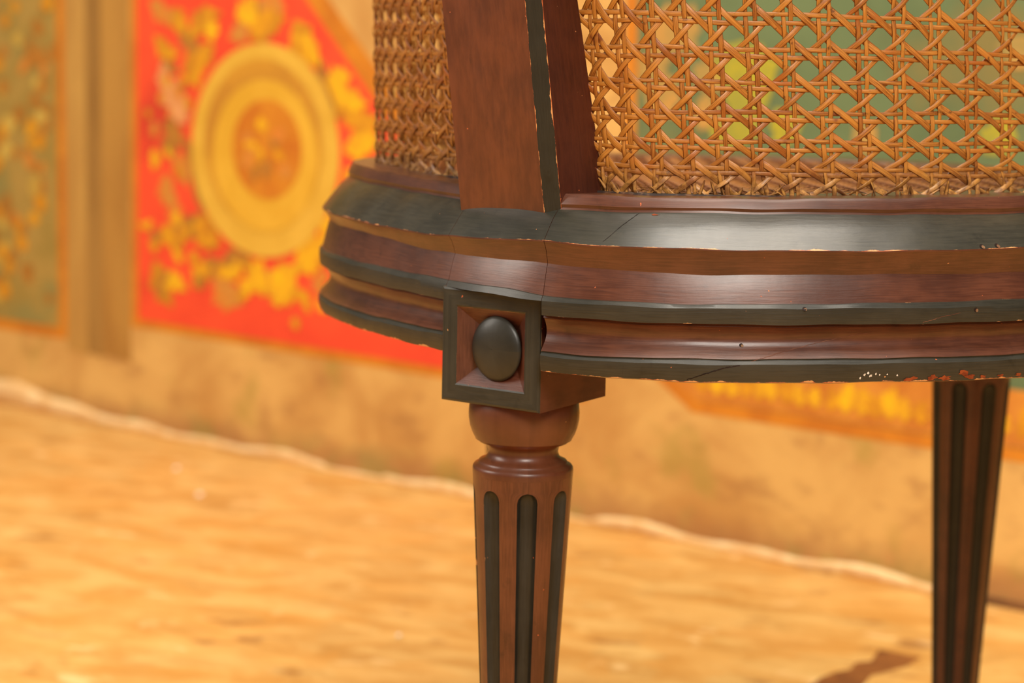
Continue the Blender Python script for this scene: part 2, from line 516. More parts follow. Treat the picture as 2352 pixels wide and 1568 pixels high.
gap = wall_box('gap_strip', 42.2, 60, 0, 0.7, 0, 0.5, paint('dark_gap_shade', s2l(104, 66, 36), s2l(130, 86, 46), 30))  # shade of the gap where the cream strip ends, painted as a dark strip
tag(gap, 'strip painted dark for the gap at the foot of the wall', kind='structure')

# dark brown patch on the floor and a few crumbs of plaster
patch = [(25.4, 158.0), (25.4, 163.3), (27.2, 166.6), (28.7, 168.2), (30.1, 169.0), (30.9, 171.2), (32.4, 171.7), (33.7, 175.3), (37.1, 173.1), (35.2, 170.2), (34.2, 169.4), (31.6, 167.4), (30.2, 164.0), (29.0, 158.0)]
po = mesh('floor_patch', [(x, y, FLOOR + 0.02) for x, y in patch], [tuple(range(len(patch)))], paint('dark_brown_patch', s2l(122, 70, 28), s2l(146, 88, 36), 30), floor, smooth=False)
tag(po, 'dark brown patch on the floor')
M_crumb = paint('white_plaster', s2l(250, 236, 214), s2l(240, 220, 190), 60)


def crumb(x, y, r, label):
    global ORIGIN
    ORIGIN = W([(x, y, FLOOR)])[0]
    bm = bmesh.new()
    bmesh.ops.create_icosphere(bm, subdivisions=2, radius=r)
    V = [(x + v.co.x * rng.uniform(.8, 1.2), y + v.co.y * rng.uniform(.8, 1.2), FLOOR + max(-r * .6, v.co.z * rng.uniform(.6, .9)) + r * .6) for v in bm.verts]
    F = [tuple(v.index for v in f.verts) for f in bm.faces]
    bm.free()
    o = mesh('plaster_crumb', V, F, M_crumb, smooth=False)
    o.location = ORIGIN
    ORIGIN = np.zeros(3)
    tag(o, label, 'crumb', 'white crumbs on the floor')


crumb(-36.6, 232.2, .42, 'white plaster crumb on the floor, larger of the two below the red panel')
crumb(-41.9, 247.3, .36, 'white plaster crumb on the floor, nearest to the painted wall')
crumb(-9.7, 176.0, .24, 'small white plaster crumb on the floor beside the fluted chair leg')

# ------------------------------------------------------------------ the chair
CX, CY = 12.0, 122.37
KT = np.array([170, 190, 205, 220, 235, 250, 265, 280, 300, 320, 340, 360, 380, 400, 420, 440, 460, 480, 505, 530.])
KR = np.array([24.6, 22.72, 21.88, 22.17, 23.58, 24.84, 24.56, 24.1, 24.25, 25.4, 26.3, 26.9, 27.3, 27.5, 27.0, 26.1, 25.4, 25.1, 25.2, 24.6])


def rplan(t):
    """radius of the oval seat rail's arris at azimuth t (degrees)"""
    t = np.asarray(t, float)
    o, w = 0, 0
    for d, g in zip((-12, -8, -4, 0, 4, 8, 12), (.3, .6, .9, 1, .9, .6, .3)):
        o = o + g * np.interp((t + d - 170) % 360 + 170, KT, KR)
        w += g
    return o / w


def plan(t, off=0.0):
    t = np.asarray(t, float)
    r = rplan(t) + off
    a = np.radians(t)
    return CX + r * np.cos(a), CY + r * np.sin(a)


# hand-carved mouldings: height of each line (cm below lens) by azimuth
ZT = {
    'A': ([182, 203, 221, 247, 264, 283, 309], [-6.48, -6.60, -6.70, -6.70, -6.66, -6.55, -6.48]),
    'B': ([193, 214, 224, 245, 264, 282, 309], [-7.37, -7.44, -7.45, -7.50, -7.34, -7.33, -7.37]),
    'C': ([192, 207, 223, 231, 238, 243, 250, 259, 272, 290, 305], [-9.31, -9.36, -9.35, -9.21, -9.08, -8.97, -9.06, -9.02, -9.03, -9.02, -8.97]),
    'D': ([203, 219, 227, 243, 251, 261, 282, 306], [-10.02, -10.27, -10.23, -10.14, -10.21, -10.33, -10.20, -10.29]),
    'E': ([198, 216, 228, 239, 245, 259, 281, 306], [-11.68, -11.61, -11.58, -11.55, -11.76, -11.75, -11.60, -11.60]),
    'F': ([199, 227, 245, 265, 281, 305], [-11.90, -11.90, -12.00, -11.90, -11.82, -11.93]),
    'G': ([195, 227, 245, 265, 281, 305], [-12.69, -12.64, -12.73, -12.68, -12.64, -12.70]),
    'I': ([199, 227, 245, 265, 282, 306], [-14.53, -14.32, -14.60, -14.40, -14.33, -14.44]),
    'J': ([204, 227, 246, 265, 282, 305], [-14.80, -14.54, -14.81, -14.68, -14.60, -14.72]),
    'K': ([194, 227, 245, 265, 282, 306], [-15.52, -15.42, -15.57, -15.58, -15.53, -15.69]),
}


def zl(k, t):
    t = np.asarray(t, float)
    x, y = ZT[k]
    o = 0
    for d in (-3, 0, 3):
        o = o + np.interp((t + d - 130) % 360 + 130, x, y)
    z = o / 3
    wob = 0.018 * np.sin(np.radians(t) * 23 + ord(k)) + 0.012 * np.sin(np.radians(t) * 41 + 2 * ord(k))
    return z + wob


def profile(t):
    """list of (offset, z, band) down the outside of the rail for azimuth t; band names the surface that ends there"""
    z = {k: zl(k, t) for k in ZT}
    one = np.ones_like(np.asarray(t, float))
    P = []

    def add(off, zz, band):
        P.append((off * one, zz * one, band))
    add(-6.3, z['A'] - 2.2, None)
    add(-6.2, z['A'] - 0.10, 'inner')
    add(-6.05, z['A'], 'top')
    add(-1.95, z['A'] + 0.02, 'top')
    add(-1.88, z['A'] - 0.04, 'bead')
    add(-1.78, z['A'] * .75 + z['B'] * .25, 'bead')
    add(-1.64, z['A'] * .35 + z['B'] * .65, 'bead')
    add(-1.70, z['B'] + 0.10, 'bead')
    add(-1.66, z['B'], 'bead')
    for q in (.25, .5, .75):
        add(-1.55 * (1 - q) + 0.06 * math.sin(math.pi * q), z['B'] * (1 - q) + z['C'] * q, 'bevel')
    add(0.0, z['C'] + 0.03, 'bevel')
    add(0.0, z['C'] - 0.04, 'fascia')
    add(-.22, z['C'] * .7 + z['D'] * .3, 'fascia')
    add(-.42, z['C'] * .25 + z['D'] * .75, 'fascia')
    add(-.50, z['D'], 'fascia')
    add(-.38, z['D'] * .8 + z['E'] * .2, 'ogee')
    add(-.20, z['D'] * .4 + z['E'] * .6, 'ogee')
    add(-.05, z['E'], 'ogee')
    add(.02, z['E'] - .03, 'fillet')
    add(.16, z['F'], 'fillet')
    add(.17, z['F'] * .6 + z['G'] * .4, 'fillet')
    add(.13, z['G'], 'fillet')
    add(-.16, z['G'] - 0.05, 'groove')
    add(-.12, z['G'] - 0.15, 'groove')
    add(-.24, z['G'] - 0.22, 'groove')
    for q in (.08, .16, .25, .35, .45, .55, .65, .75, .83, .9, 1.0):
        a = q * math.pi / 2
        add(-.24 - .42 * math.sin(q * math.pi) ** 1.0 * (1 - .35 * q) + .34 * q ** 3, (z['G'] - .22) * (1 - q) + z['I'] * q, 'cove')
    add(.05, z['I'] - .07, 'lip')
    add(.2, z['J'], 'lip')
    add(.2, z['J'] * .5 + z['K'] * .5, 'lip')
    add(.08, z['K'], 'lip')
    add(-.2, z['K'] - .08, 'under')
    add(-5.6, z['K'] + .3, 'under')
    add(-6.3, z['A'] - 2.2, 'inner2')
    return P


chair_base = W([(14.0, 121.0, FLOOR)])[0]
chair = bpy.data.objects.new('desk_armchair', None)
COL.objects.link(chair)
chair.location = chair_base
chair.empty_display_size = 0.1
tag(chair, 'antique round armchair of brown wood with black mouldings and woven cane back', 'chair')
ORIGIN = chair_base


def rail_segment(name, t0, t1, over_leg=False):
    n = max(4, int(abs(t1 - t0) / 1.0) + 1)
    t = np.linspace(t0, t1, n)
    P = profile(t)
    if over_leg:                 # the leg block takes the place of the lower mouldings
        k = [i for i, p in enumerate(P) if p[2] == 'fillet'][1]
        P = P[:k + 1] + [(-1.2 + 0 * t, P[k][1] - .02, 'under'), (-5.6 + 0 * t, P[k][1] - .02, 'under'), (P[0][0], P[0][1], 'inner2')]
    arc = np.radians(t) * 24.0
    xyz = []
    for off, z, b in P:
        x, y = plan(t, off)
        xyz.append(np.stack([x, y, z], 1))
    xyz = np.array(xyz)          # k, n, 3
    bands = [p[2] for p in P]
    BV, BF, BU = [], [], []

    def strip(i0, i1, V, F, U):
        """profile points i0..i1 with own vertices, v running 0..1"""
        pts = xyz[i0:i1 + 1]
        m = i1 - i0 + 1
        ln = np.linalg.norm(np.diff(pts[:, n // 2], axis=0), axis=1)
        vv = np.concatenate([[0], np.cumsum(ln)]) / max(1e-6, ln.sum())
        b0 = len(V)
        for a in range(m):
            for j in range(n):
                V.append(pts[a, j])
                U.append((arc[j], vv[a]))
        for f in quads(m, n):
            F.append(tuple(q + b0 for q in f))
    runs = []
    i = 0
    while i < len(P) - 1:
        b = bands[i + 1]
        j = i + 1
        while j + 1 < len(P) and bands[j + 1] == b:
            j += 1
        runs.append((b, i, j))
        i = j
    for b, i, j in runs:
        if b not in ('bevel', 'fillet', 'lip'):
            strip(i, j, BV, BF, BU)
    # end grain closes the piece at both joints
    for col in (0, n - 1):
        b0 = len(BV)
        for a in range(len(P) - 1):
            BV.append(xyz[a, col])
            BU.append((a * .3, .5))
        f = tuple(range(b0, b0 + len(P) - 1))
        BF.append(f if col == 0 else f[::-1])
    rail = mesh(name, BV, BF, M_rail, chair, uv=BU)
    rail.data.set_sharp_from_angle(angle=math.radians(24))
    for b, i, j in runs:
        if b in ('bevel', 'fillet', 'lip'):
            V, F, U = [], [], []
            strip(i, j, V, F, U)
            nm = {'bevel': 'black_bevel', 'fillet': 'black_fillet', 'lip': 'black_lip'}[b]
            bo = mesh(nm, V, F, {'bevel': M_bevel, 'fillet': M_fillet, 'lip': M_lip}[b], rail, uv=U)
            bo.data.set_sharp_from_angle(angle=math.radians(24))
    return rail


AZ_A, AZ_C = 234.0, 41.0
J1, J2 = 227.6, 244.4          # joints either side of the rear leg block
g = 0.035
tag(rail_segment('rail_joint_block', J1 + g, J2 - g, True), 'short curved rail block above the rear leg')
rail_segment('seat_rail', J2 + g, 335)
rail_segment('rail_joint_block', 335 + g * 2, 349, True)
rail_segment('seat_rail', 349 + g * 2, 394)
rail_segment('rail_joint_block', 394 + g * 2, 408, True)
rail_segment('seat_rail', 408 + g * 2, 475)
rail_segment('rail_joint_block', 475 + g * 2, 489, True)
rail_segment('seat_rail', 489 + g * 2 - 360, J1 - g)


# --- old damage on the near rail: cracks, worm holes, spatter
def on_rail(t, z, lift=0.012):
    """point on the outside of the rail at azimuth t and height z"""
    P = profile(np.array([float(t)]))
    pts = [(float(p[1][0]), float(p[0][0])) for p in P if p[2] not in (None, 'inner', 'top', 'under', 'inner2')]
    pts.sort()
    off = float(np.interp(z, [p[0] for p in pts], [p[1] for p in pts]))
    o2 = float(np.interp(z + .05, [p[0] for p in pts], [p[1] for p in pts]))
    x, y = plan(t, off)
    n = np.array([math.cos(math.radians(t)) * .05, math.sin(math.radians(t)) * .05, off - o2])
    n /= np.linalg.norm(n)
    return np.array([float(x), float(y), z]) + n * lift, n


near_rail = [o for o in chair.children if o.name == 'seat_rail'][0]
M_crack = paint('dark_crack_filth', s2l(26, 14, 9), s2l(40, 22, 14), 60)
M_crackl = paint('pale_healed_crack', s2l(140, 92, 70), s2l(100, 60, 44), 60)
M_white = paint('white_spatter', s2l(244, 240, 232), s2l(226, 218, 206), 80)
M_hole = paint('bored_pale_wood', s2l(150, 116, 84), s2l(120, 84, 58), 80)
M_chip = paint('flaked_orange_wood', s2l(164, 80, 38), s2l(122, 52, 24), 260)


def ribbon(name, pts, w, mat):
    tt = np.interp(np.linspace(0, len(pts) - 1, 8 * len(pts)), range(len(pts)), [p[0] for p in pts])
    zz = np.interp(np.linspace(0, len(pts) - 1, 8 * len(pts)), range(len(pts)), [p[1] for p in pts])
    V, U = [], []
    for i, (t_, z_) in enumerate(zip(tt, zz)):
        ww = w * rng.uniform(.5, 1.2)
        jz = rng.uniform(-.02, .02)
        for sgn in (-.5, .5):
            V.append(on_rail(t_, z_ + jz + sgn * ww)[0])
            U.append((i * .2, .5))
    mesh(name, V, quads(len(tt), 2), mat, near_rail, uv=U)


def spot(name, t_, z_, r, mat, lift=.012, n=11, jag=.0, ax=1.0):
    c, nn = on_rail(t_, z_, lift)
    e1 = np.array([-math.sin(math.radians(t_)), math.cos(math.radians(t_)), 0])
    e2 = np.cross(nn, e1)
    rr_ = [r * (1 + rng.uniform(-jag, jag)) for _ in range(n)]
    V = [c + e1 * q * ax * math.cos(6.2832 * i / n) + e2 * q * math.sin(6.2832 * i / n) for i, q in enumerate(rr_)]
    mesh(name, V, [tuple(range(n))], mat, near_rail, smooth=False)


ribbon('crack', [(255.5, -7.45), (254.4, -7.82), (253.1, -8.32), (251.9, -8.85)], .035, M_crack)
ribbon('crack', [(262.3, -15.47), (264.6, -15.12), (266.3, -14.86), (268.3, -14.70)], .06, M_crack)
ribbon('crack', [(269.6, -14.48), (272.4, -14.17), (276.1, -13.8), (280.3, -13.43), (284.7, -13.1)], .03, M_crackl)
ribbon('crack', [(290.6, -12.61), (293.0, -12.35), (295.7, -12.16)], .025, M_crackl)
ribbon('crack', [(254.8, -15.49), (255.0, -14.89)], .03, M_crack)
for t_, z_, r in ((298.8, -8.86, .15), (301.1, -8.84, .15), (268.5, -13.78, .10), (275.6, -11.86, .11), (297.9, -12.04, .12)):
    spot('worm_hole', t_, z_, r, M_crack)
    spot('worm_hole', t_ + .12, z_ - .03, r * .72, M_hole, .02)
for t_, z_ in ((282.8, -15.34), (283.3, -15.16), (283.7, -15.08), (284.1, -15.22), (284.7, -15.13), (285.2, -15.18), (286.2, -15.17), (287.5, -15.23)):
    spot('white_fleck', t_, z_, rng.uniform(.03, .08), M_white, .02, 9, .4)
for t_, z_, r in ((289.4, -15.45, .2), (292.2, -15.42, .22), (294.0, -15.45, .2), (296.6, -15.25, .24), (297.6, -15.45, .2), (299.5, -15.5, .15), (302.2, -15.5, .12), (305, -15.5, .14), (308, -15.5, .14), (257.5, -7.5, .11)):
    spot('flaked_chip', t_, z_, r * .6, M_chip, .015, 15, .45, 2.6)

# --- legs: square block, rosette, turned neck and fluted taper
def leg_meshes():
    prof = [(0.5, -17.6), (2.7, -17.6), (2.93, -18.1), (2.98, -18.6), (2.97, -19.0), (2.90, -19.4), (2.76, -19.8), (2.62, -20.05), (2.60, -20.12), (2.45, -20.16), (2.40, -20.26), (2.05, -20.36), (1.92, -20.55), (1.87, -20.8), (1.95, -21.05), (2.15, -21.22), (2.36, -21.30), (2.40, -21.36), (2.44, -21.45), (2.62, -21.52), (2.70, -21.62), (2.72, -21.75), (2.71, -22.0)]
    seg = 96
    V, U = [], []
    for k, (r, z) in enumerate(prof):
        for j in range(seg + 1):
            a = 2 * math.pi * j / seg
            V.append((r * math.cos(a), r * math.sin(a), z))
            U.append((a * 2.6, .5))
    F = quads(len(prof), seg + 1)
    # tapered shaft: eight flutes with round heads
    z0, zt, zb, z1 = -22.0, -22.62, -49.2, -52.0
    zs = list(np.linspace(z0, zt, 4)) + [zt - .06, zt - .16, zt - .32, zt - .55, zt - .85] + list(np.linspace(zt - 1.6, zb + 1.6, 26)) + [zb + .85, zb + .5, zb + .25, zb + .1, zb] + [-50.2, -51.2, -51.9, -52.0]
    nf, nc = 10, 4
    SV, SU, SF, FV = [], [], [], [([], [], []) for _ in range(8)]
    rows = []
    for z in zs:
        R = 2.71 - (2.71 - 1.22) * (z0 - z) / (z0 - z1)
        if z < -51.8:
            R *= 0.93
        hw0 = 0.205
        a = 0.56
        if zb < z < zt:
            dt, db = zt - z, z - zb
            d = min(dt, db)
            k = math.sqrt(max(0.0, 1 - (1 - min(d, a) / a) ** 2))
        else:
            k = 0.0
        rows.append((z, R, hw0 * max(k, 1e-3), k))
    for fl in range(8):
        c = math.radians(45 * fl)
        # flat land from this flute's right edge to the next one's left edge
        b0 = len(SV)
        for z, R, hw, k in rows:
            a0, a1 = c + hw, c + math.radians(45) - hw
            for j in range(nc + 1):
                q = a0 + (a1 - a0) * j / nc
                SV.append((R * math.cos(q), R * math.sin(q), z))
                SU.append((z, j / nc))
        for f in quads(len(rows), nc + 1):
            SF.append(tuple(b0 + i for i in f))
        fv, fu, ff = FV[fl]
        for z, R, hw, k in rows:
            for j in range(nf + 1):
                s = -1 + 2 * j / nf
                dep = 0.44 * (R / 2.71) * k * math.sqrt(max(0, 1 - s * s)) ** 0.9
                q = c + s * hw
                fv.append(((R - dep) * math.cos(q), (R - dep) * math.sin(q), z))
                fu.append((z, j / nf))
        ff += quads(len(rows), nf + 1)
    b0 = len(V)
    V += SV
    U += SU
    F += [tuple(b0 + i for i in f) for f in SF]
    return (V, F, U), FV


LEG, FLUTES = leg_meshes()


def raw_mesh(name, V, F, U, mat):
    me = bpy.data.meshes.new(name)
    P = np.asarray(V, float) * 0.01
    me.from_pydata(P.tolist(), [], [tuple(f) for f in F])
    lay = me.uv_layers.new(name='UVMap')
    idx = np.zeros(len(me.loops), dtype=np.int32)
    me.loops.foreach_get('vertex_index', idx)
    lay.data.foreach_set('uv', np.asarray(U, np.float32)[idx].ravel())
    me.materials.append(mat)
    me.polygons.foreach_set('use_smooth', [True] * len(me.polygons))
    me.update()
    return me


me_leg = raw_mesh('leg', *LEG, M_leg)
me_fl = [raw_mesh('flute', fv, ff, fu, M_flute) for fv, fu, ff in FLUTES]


def block_meshes(s=6.4, h=6.1):
    """local frame: +x is the outward face, origin on the leg axis, z from top 0 down"""
    o, k = s / 2, 0.85
    zt, zb = 0.0, -h
    yt = [(-o, zt), (o, zt), (o, zb), (-o, zb)]
    r = 0.16
    # black frame: outer rounded edge then flat, then inner arris
    zc = (zt + zb) / 2
    hh = h / 2

    def ring(e, x):
        # e shrinks from the outer outline
        return [(x, y * (o - e) / o, zc + (z - zc) / hh * (hh - e)) for y, z in [(-o, zc + hh), (o, zc + hh), (o, zc - hh), (-o, zc - hh)]]
    rings = [ring(0, o - .14), ring(.04, o - .04), ring(.14, o), ring(.92, o), ring(1.0, o - .05)]
    V, F, U = [], [], []
    for a, rg in enumerate(rings):
        V += rg
        U += [(y, a / 4.0) for (x, y, z) in rg]
    for a in range(len(rings) - 1):
        for j in range(4):
            F.append((a * 4 + j, a * 4 + (j + 1) % 4, a * 4 + 4 + (j + 1) % 4, a * 4 + 4 + j))
    frame = (V, F, U)
    # body: sides and back plus the sunk pyramid inside the frame
    V, F, U = [], [], []

    def face(pts):
        b = len(V)
        V.extend(pts)
        U.extend([(0, .2), (4, .2), (4, .8), (0, .8)][:len(pts)])
        F.append(tuple(range(b, b + len(pts))))
    A = ring(0, o - .14)
    B = ring(.12, -o)
    for j in range(4):
        face([A[j], B[j], B[(j + 1) % 4], A[(j + 1) % 4]])
    face(B)
    I = ring(1.0, o - .05)
    D = ring(2.05, o - k)
    for j in range(4):
        face([I[j], I[(j + 1) % 4], D[(j + 1) % 4], D[j]])
    face(D)
    body = (V, F, U)
    # domed rosette
    V, F, U = [], [], []
    seg = 40
    rad = 1.72
    pr = [(1.2, o - k - .05), (1.3, o - .5), (rad - .06, o - .36), (rad, o - .30), (rad - .02, o - .22), (rad - .15, o - .12), (1.25, o + .02), (.85, o + .10), (.45, o + .15), (0.02, o + .16)]
    for a, (q, x) in enumerate(pr):
        for j in range(seg + 1):
            t = 2 * math.pi * j / seg
            V.append((x, .24 + q * .92 * math.cos(t), zc + q * math.sin(t)))
            U.append((t, .5))
    F = quads(len(pr), seg + 1)
    return frame, body, (V, F, U)


BF_, BB_, BR_ = block_meshes()
me_frame = raw_mesh('block_frame', *BF_, M_blockblk)
me_body = raw_mesh('leg_block', *BB_, M_block)
me_ros = raw_mesh('rosette', *BR_, M_disc)
for m_ in (me_frame, me_body):
    m_.polygons.foreach_set('use_smooth', [False] * len(m_.polygons))


def inst(name, me, parent):
    o = bpy.data.objects.new(name, me)
    COL.objects.link(o)
    o.parent = parent
    return o


def leg_at(x, y, az, spin, lab=None):
    base = W([(x, y, 0.0)])[0] - ORIGIN          # lens-height datum
    lg = inst('leg', me_leg, chair)
    lg.location = base
    lg.rotation_euler = (0, 0, math.radians(spin))
    for m_ in me_fl:
        inst('flute', m_, lg)
    bl = inst('leg_block', me_body, chair)
    bl.location = base + np.array([0, 0, -0.119])
    bl.rotation_euler = (0, 0, math.radians(az))
    inst('block_frame', me_frame, bl)
    inst('rosette', me_ros, bl)
    if lab:
        lg['label'] = lab
    return lg


leg_at(0.73, 105.99, AZ_A, 270 + 5.7, 'fluted tapering leg in front with black flutes')
far = leg_at(32.05, 138.0, AZ_C, 231.0 + 10, 'dark fluted leg farther back under the seat')
far.scale.z = 1.0476           # this leg's turnings sit a little higher
far.location.z += 0.02476
xD, yD = 0.75, 141.0
leg_at(xD, yD, 122, 122)
xB, yB = [float(v) for v in plan(342, -3.2)]
leg_at(xB, yB, 342, 342)

# --- back stiles
TOPZ = 15.0


def stile(sec0, z0, sec1, z1, label=None):
    """sec: plan points outer-left, outer-right, chamfer-right, inner-right, inner-left, chamfer-left ; lofted from z0 list to TOPZ"""
    s0, s1 = np.array(sec0, float), np.array(sec1, float)
    zz0 = np.array(z0, float)
    nrow = 15
    rows = []
    for i in range(nrow):
        q = i / (nrow - 1)
        z = zz0 + (TOPZ - zz0) * q
        k = (z - zz0) / (z1 - zz0)
        p = s0 + (s1 - s0) * k[:, None]
        rows.append(np.column_stack([p, z]))
    rows = np.array(rows)        # row, pt, 3

    def sheet(name, i, j, mat, parent, m=4):
        V, U = [], []
        for r in rows:
            for q in np.linspace(0, 1, m):
                p = r[i] * (1 - q) + r[j] * q
                V.append(p)
                U.append((p[2], q))
        return V, quads(nrow, m), U
    V, F, U = sheet('', 0, 1, None, None)
    body = mesh('back_stile', V, F, M_stile, chair, uv=U)
    # remaining sides and the top
    V, F, U = [], [], []
    for i, j in ((2, 3), (3, 4), (4, 5), (5, 0)):
        v, f, u = sheet('', i, j, None, None)
        b = len(V)
        V += v
        U += u
        F += [tuple(b + k for k in ff) for ff in f]
    b = len(V)
    V += list(rows[-1])
    U += [(0, .5)] * len(rows[-1])
    F.append(tuple(range(b, b + len(rows[-1]))))
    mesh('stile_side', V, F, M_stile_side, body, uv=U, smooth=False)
    for i, j in ((1, 2),):
        v, f, u = sheet('', i, j, None, None)
        mesh('black_chamfer', v, f, M_stile_black, body, uv=u)
    if label:
        body['label'] = label
    return body


S0 = [(-2.83, 106.44), (1.51, 102.16), (2.39, 101.89), (4.62, 103.7), (-1.8, 109.9), (-2.55, 107.2)]
Z0 = [-8.15, -7.83, -7.55, -6.75, -6.75, -7.7]
S1 = [(-4.00, 105.35), (0.27, 101.05), (1.15, 100.75), (2.95, 102.5), (-2.9, 108.4), (-3.72, 106.1)]
stile(S0, Z0, S1, 3.0, 'raked brown stile rising above the front leg')


def turned(sec, a, cx=14.2, cy=121.9, k=1.0):
    c, s = math.cos(math.radians(a)), math.sin(math.radians(a))
    return [(cx + (x - cx) * c - (y - cy) * s, cy + (x - cx) * s + (y - cy) * c) for x, y in sec]


def fit_section(az, off, sec):
    """carry the section to another azimuth, keeping its distance from the rail"""
    x0, y0 = sec[0]
    a0 = 234.0
    px, py = plan(az, off)
    c, s = math.cos(math.radians(az - a0)), math.sin(math.radians(az - a0))
    mx, my = -0.66, 104.3
    return [(float(px) + (x - mx) * c - (y - my) * s, float(py) + (x - mx) * s + (y - my) * c) for x, y in sec]


LEAN = (-0.107, -0.104)


def lean(sec, l=LEAN, h=10.7):
    return [(x + l[0] * h, y + l[1] * h) for x, y in sec]


sD = fit_section(126, -1.35, S0)
stile(sD, Z0, lean(sD, (-0.03, -0.03)), 3.0)
sB = fit_section(342, -1.35, S0)
stile(sB, Z0, lean(sB, (-0.07, -0.09)), 3.0)

# --- woven cane: pairs of uprights and cross strands with two diagonals
HB = -6.68


def vlean(t):
    x = np.interp(t, [120, 185, 200, 226, 246, 292, 330], [-.03, -.02, -.03, -.11, -.115, -.085, -.07])
    y = np.interp(t, [120, 185, 200, 226, 246, 292, 330], [-.03, -.02, -.03, -.11, -.105, -.10, -.09])
    return x, y


def coff(t):
    return np.interp(t, [120, 170, 185, 209, 222, 247, 254, 272, 300, 330], [-4.2, -3.35, -4.1, -4.25, -4.6, -4.25, -4.0, -4.4, -4.25, -4.2])


def csurf(t, h):
    x, y = plan(t, coff(t))
    vx, vy = vlean(t)
    return np.stack([x + vx * h, y + vy * h, HB + h], -1)


class Weave:
    """surface S(u, w): u counts upright pairs, w counts cross pairs"""

    def __init__(self, S, u0, u1, w0, w1):
        self.S, self.u0, self.u1, self.w0, self.w1 = S, u0, u1, w0, w1

    def normal(self, u, w):
        e = 0.02
        a = self.S(u + e, w) - self.S(u - e, w)
        b = self.S(u, w + e) - self.S(u, w - e)
        n = np.cross(a, b)
        out = self.S(u, w)[:, :2] - np.array([14.0, 122.0])
        n = n * np.sign((n[:, :2] * out).sum(1))[:, None]
        return n / np.linalg.norm(n, axis=-1, keepdims=True)

    def strand(self, u, w, off, width, seed, fray=True):
        r = np.random.default_rng(seed)
        L = len(u)
        wob = np.interp(np.linspace(0, 1, L), np.linspace(0, 1, 9), r.normal(0, .035, 9))
        C = self.S(u, w)
        N = self.normal(u, w)
        T = np.gradient(C, axis=0)
        T /= np.linalg.norm(T, axis=1, keepdims=True)
        B = np.cross(N, T)
        B /= np.linalg.norm(B, axis=1, keepdims=True)
        h = C[:, 2] - HB
        C = C + N * off[:, None] + B * wob[:, None]
        wd = width * (1 + np.interp(np.linspace(0, 1, L), np.linspace(0, 1, 14), r.normal(0, .09, 14)))
        tw = np.zeros(L)
        if fray:
            low = np.clip((1.5 - h) / 1.5, 0, 1)
            tw = low * r.normal(0, .55)
            C = C + B * (low * r.normal(0, .12))[:, None] + N * (low * r.normal(.02, .08))[:, None]
            wd = wd * (1 - .25 * low * r.random())
        cb, sb = np.cos(tw)[:, None], np.sin(tw)[:, None]
        B2 = B * cb + N * sb
        N2 = -B * sb + N * cb
        sec = [(-.5, 0.0), (-.40, .020), (0, .028), (.40, .020), (.5, 0.0), (.3, -.018), (-.3, -.018)]
        vac = [0, .14, .5, .86, 1, .8, .2]
        V = np.stack([C + B2 * (wd * a)[:, None] + N2 * b for a, b in sec], 1)      # L, 7, 3
        arc = np.concatenate([[0], np.cumsum(np.linalg.norm(np.diff(C, axis=0), axis=1))]) + r.random() * 40
        UV = np.stack([np.repeat(arc[:, None], 7, 1), np.repeat(np.array(vac)[None], L, 0)], -1)
        rn = r.random()
        AUX = np.stack([np.repeat(h[:, None], 7, 1), np.full((L, 7), rn)], -1)
        F = [f[::-1] for f in quads(L, 7, True)]
        return V.reshape(-1, 3), F, UV.reshape(-1, 2), AUX.reshape(-1, 2)

    def all(self, dens=9):
        u0, u1, w0, w1 = self.u0, self.u1, self.w0, self.w1
        out = []
        k = 0
        d = .118
        nw = int((w1 - w0) * dens) + 2
        nu = int((u1 - u0) * dens) + 2
        for j in range(math.ceil(u0), math.floor(u1) + 1):
            for sgn in (-1, 1):
                if not (u0 < j + sgn * d < u1):
                    continue
                w = np.linspace(w0, w1, nw)
                u = np.full_like(w, j + sgn * d) + 0.012 * np.sin(w * 2.1 + j * 3 + sgn)
                out.append((u, w, sgn * .05 * np.sin(2 * np.pi * w), .25, 'cane_upright'))
        for i in range(math.ceil(w0), math.floor(w1) + 1):
            for sgn in (-1, 1):
                if not (w0 < i + sgn * d < w1):
                    continue
                u = np.linspace(u0, u1, nu)
                w = np.full_like(u, i + sgn * d) + 0.018 * np.sin(u * 1.3 + i * 2 + sgn)
                out.append((u, w, -sgn * .05 * np.sin(2 * np.pi * u), .235, 'cane_crosspiece'))
        for slope in (-1, 1):
            for kk in range(int(u0 - w1) - 40, int(u1 + w1) + 40):
                c = kk + .5
                # slope -1: u + w = c ; +1: u - w = c
                w = np.linspace(w0, w1, nw)
                u = c - w if slope < 0 else c + w
                lo, hi = (max(w0, c - u1), min(w1, c - u0)) if slope < 0 else (max(w0, u0 - c), min(w1, u1 - c))
                if hi - lo < .35:
                    continue
                w = np.linspace(lo, hi, max(5, int((hi - lo) * dens * 1.2)))
                u = c - w if slope < 0 else c + w
                off = (1 if slope < 0 else -1) * .105 * np.cos(2 * np.pi * w) + .01
                out.append((u, w, off, .32 if slope < 0 else .29, 'cane_diagonal'))
        return out


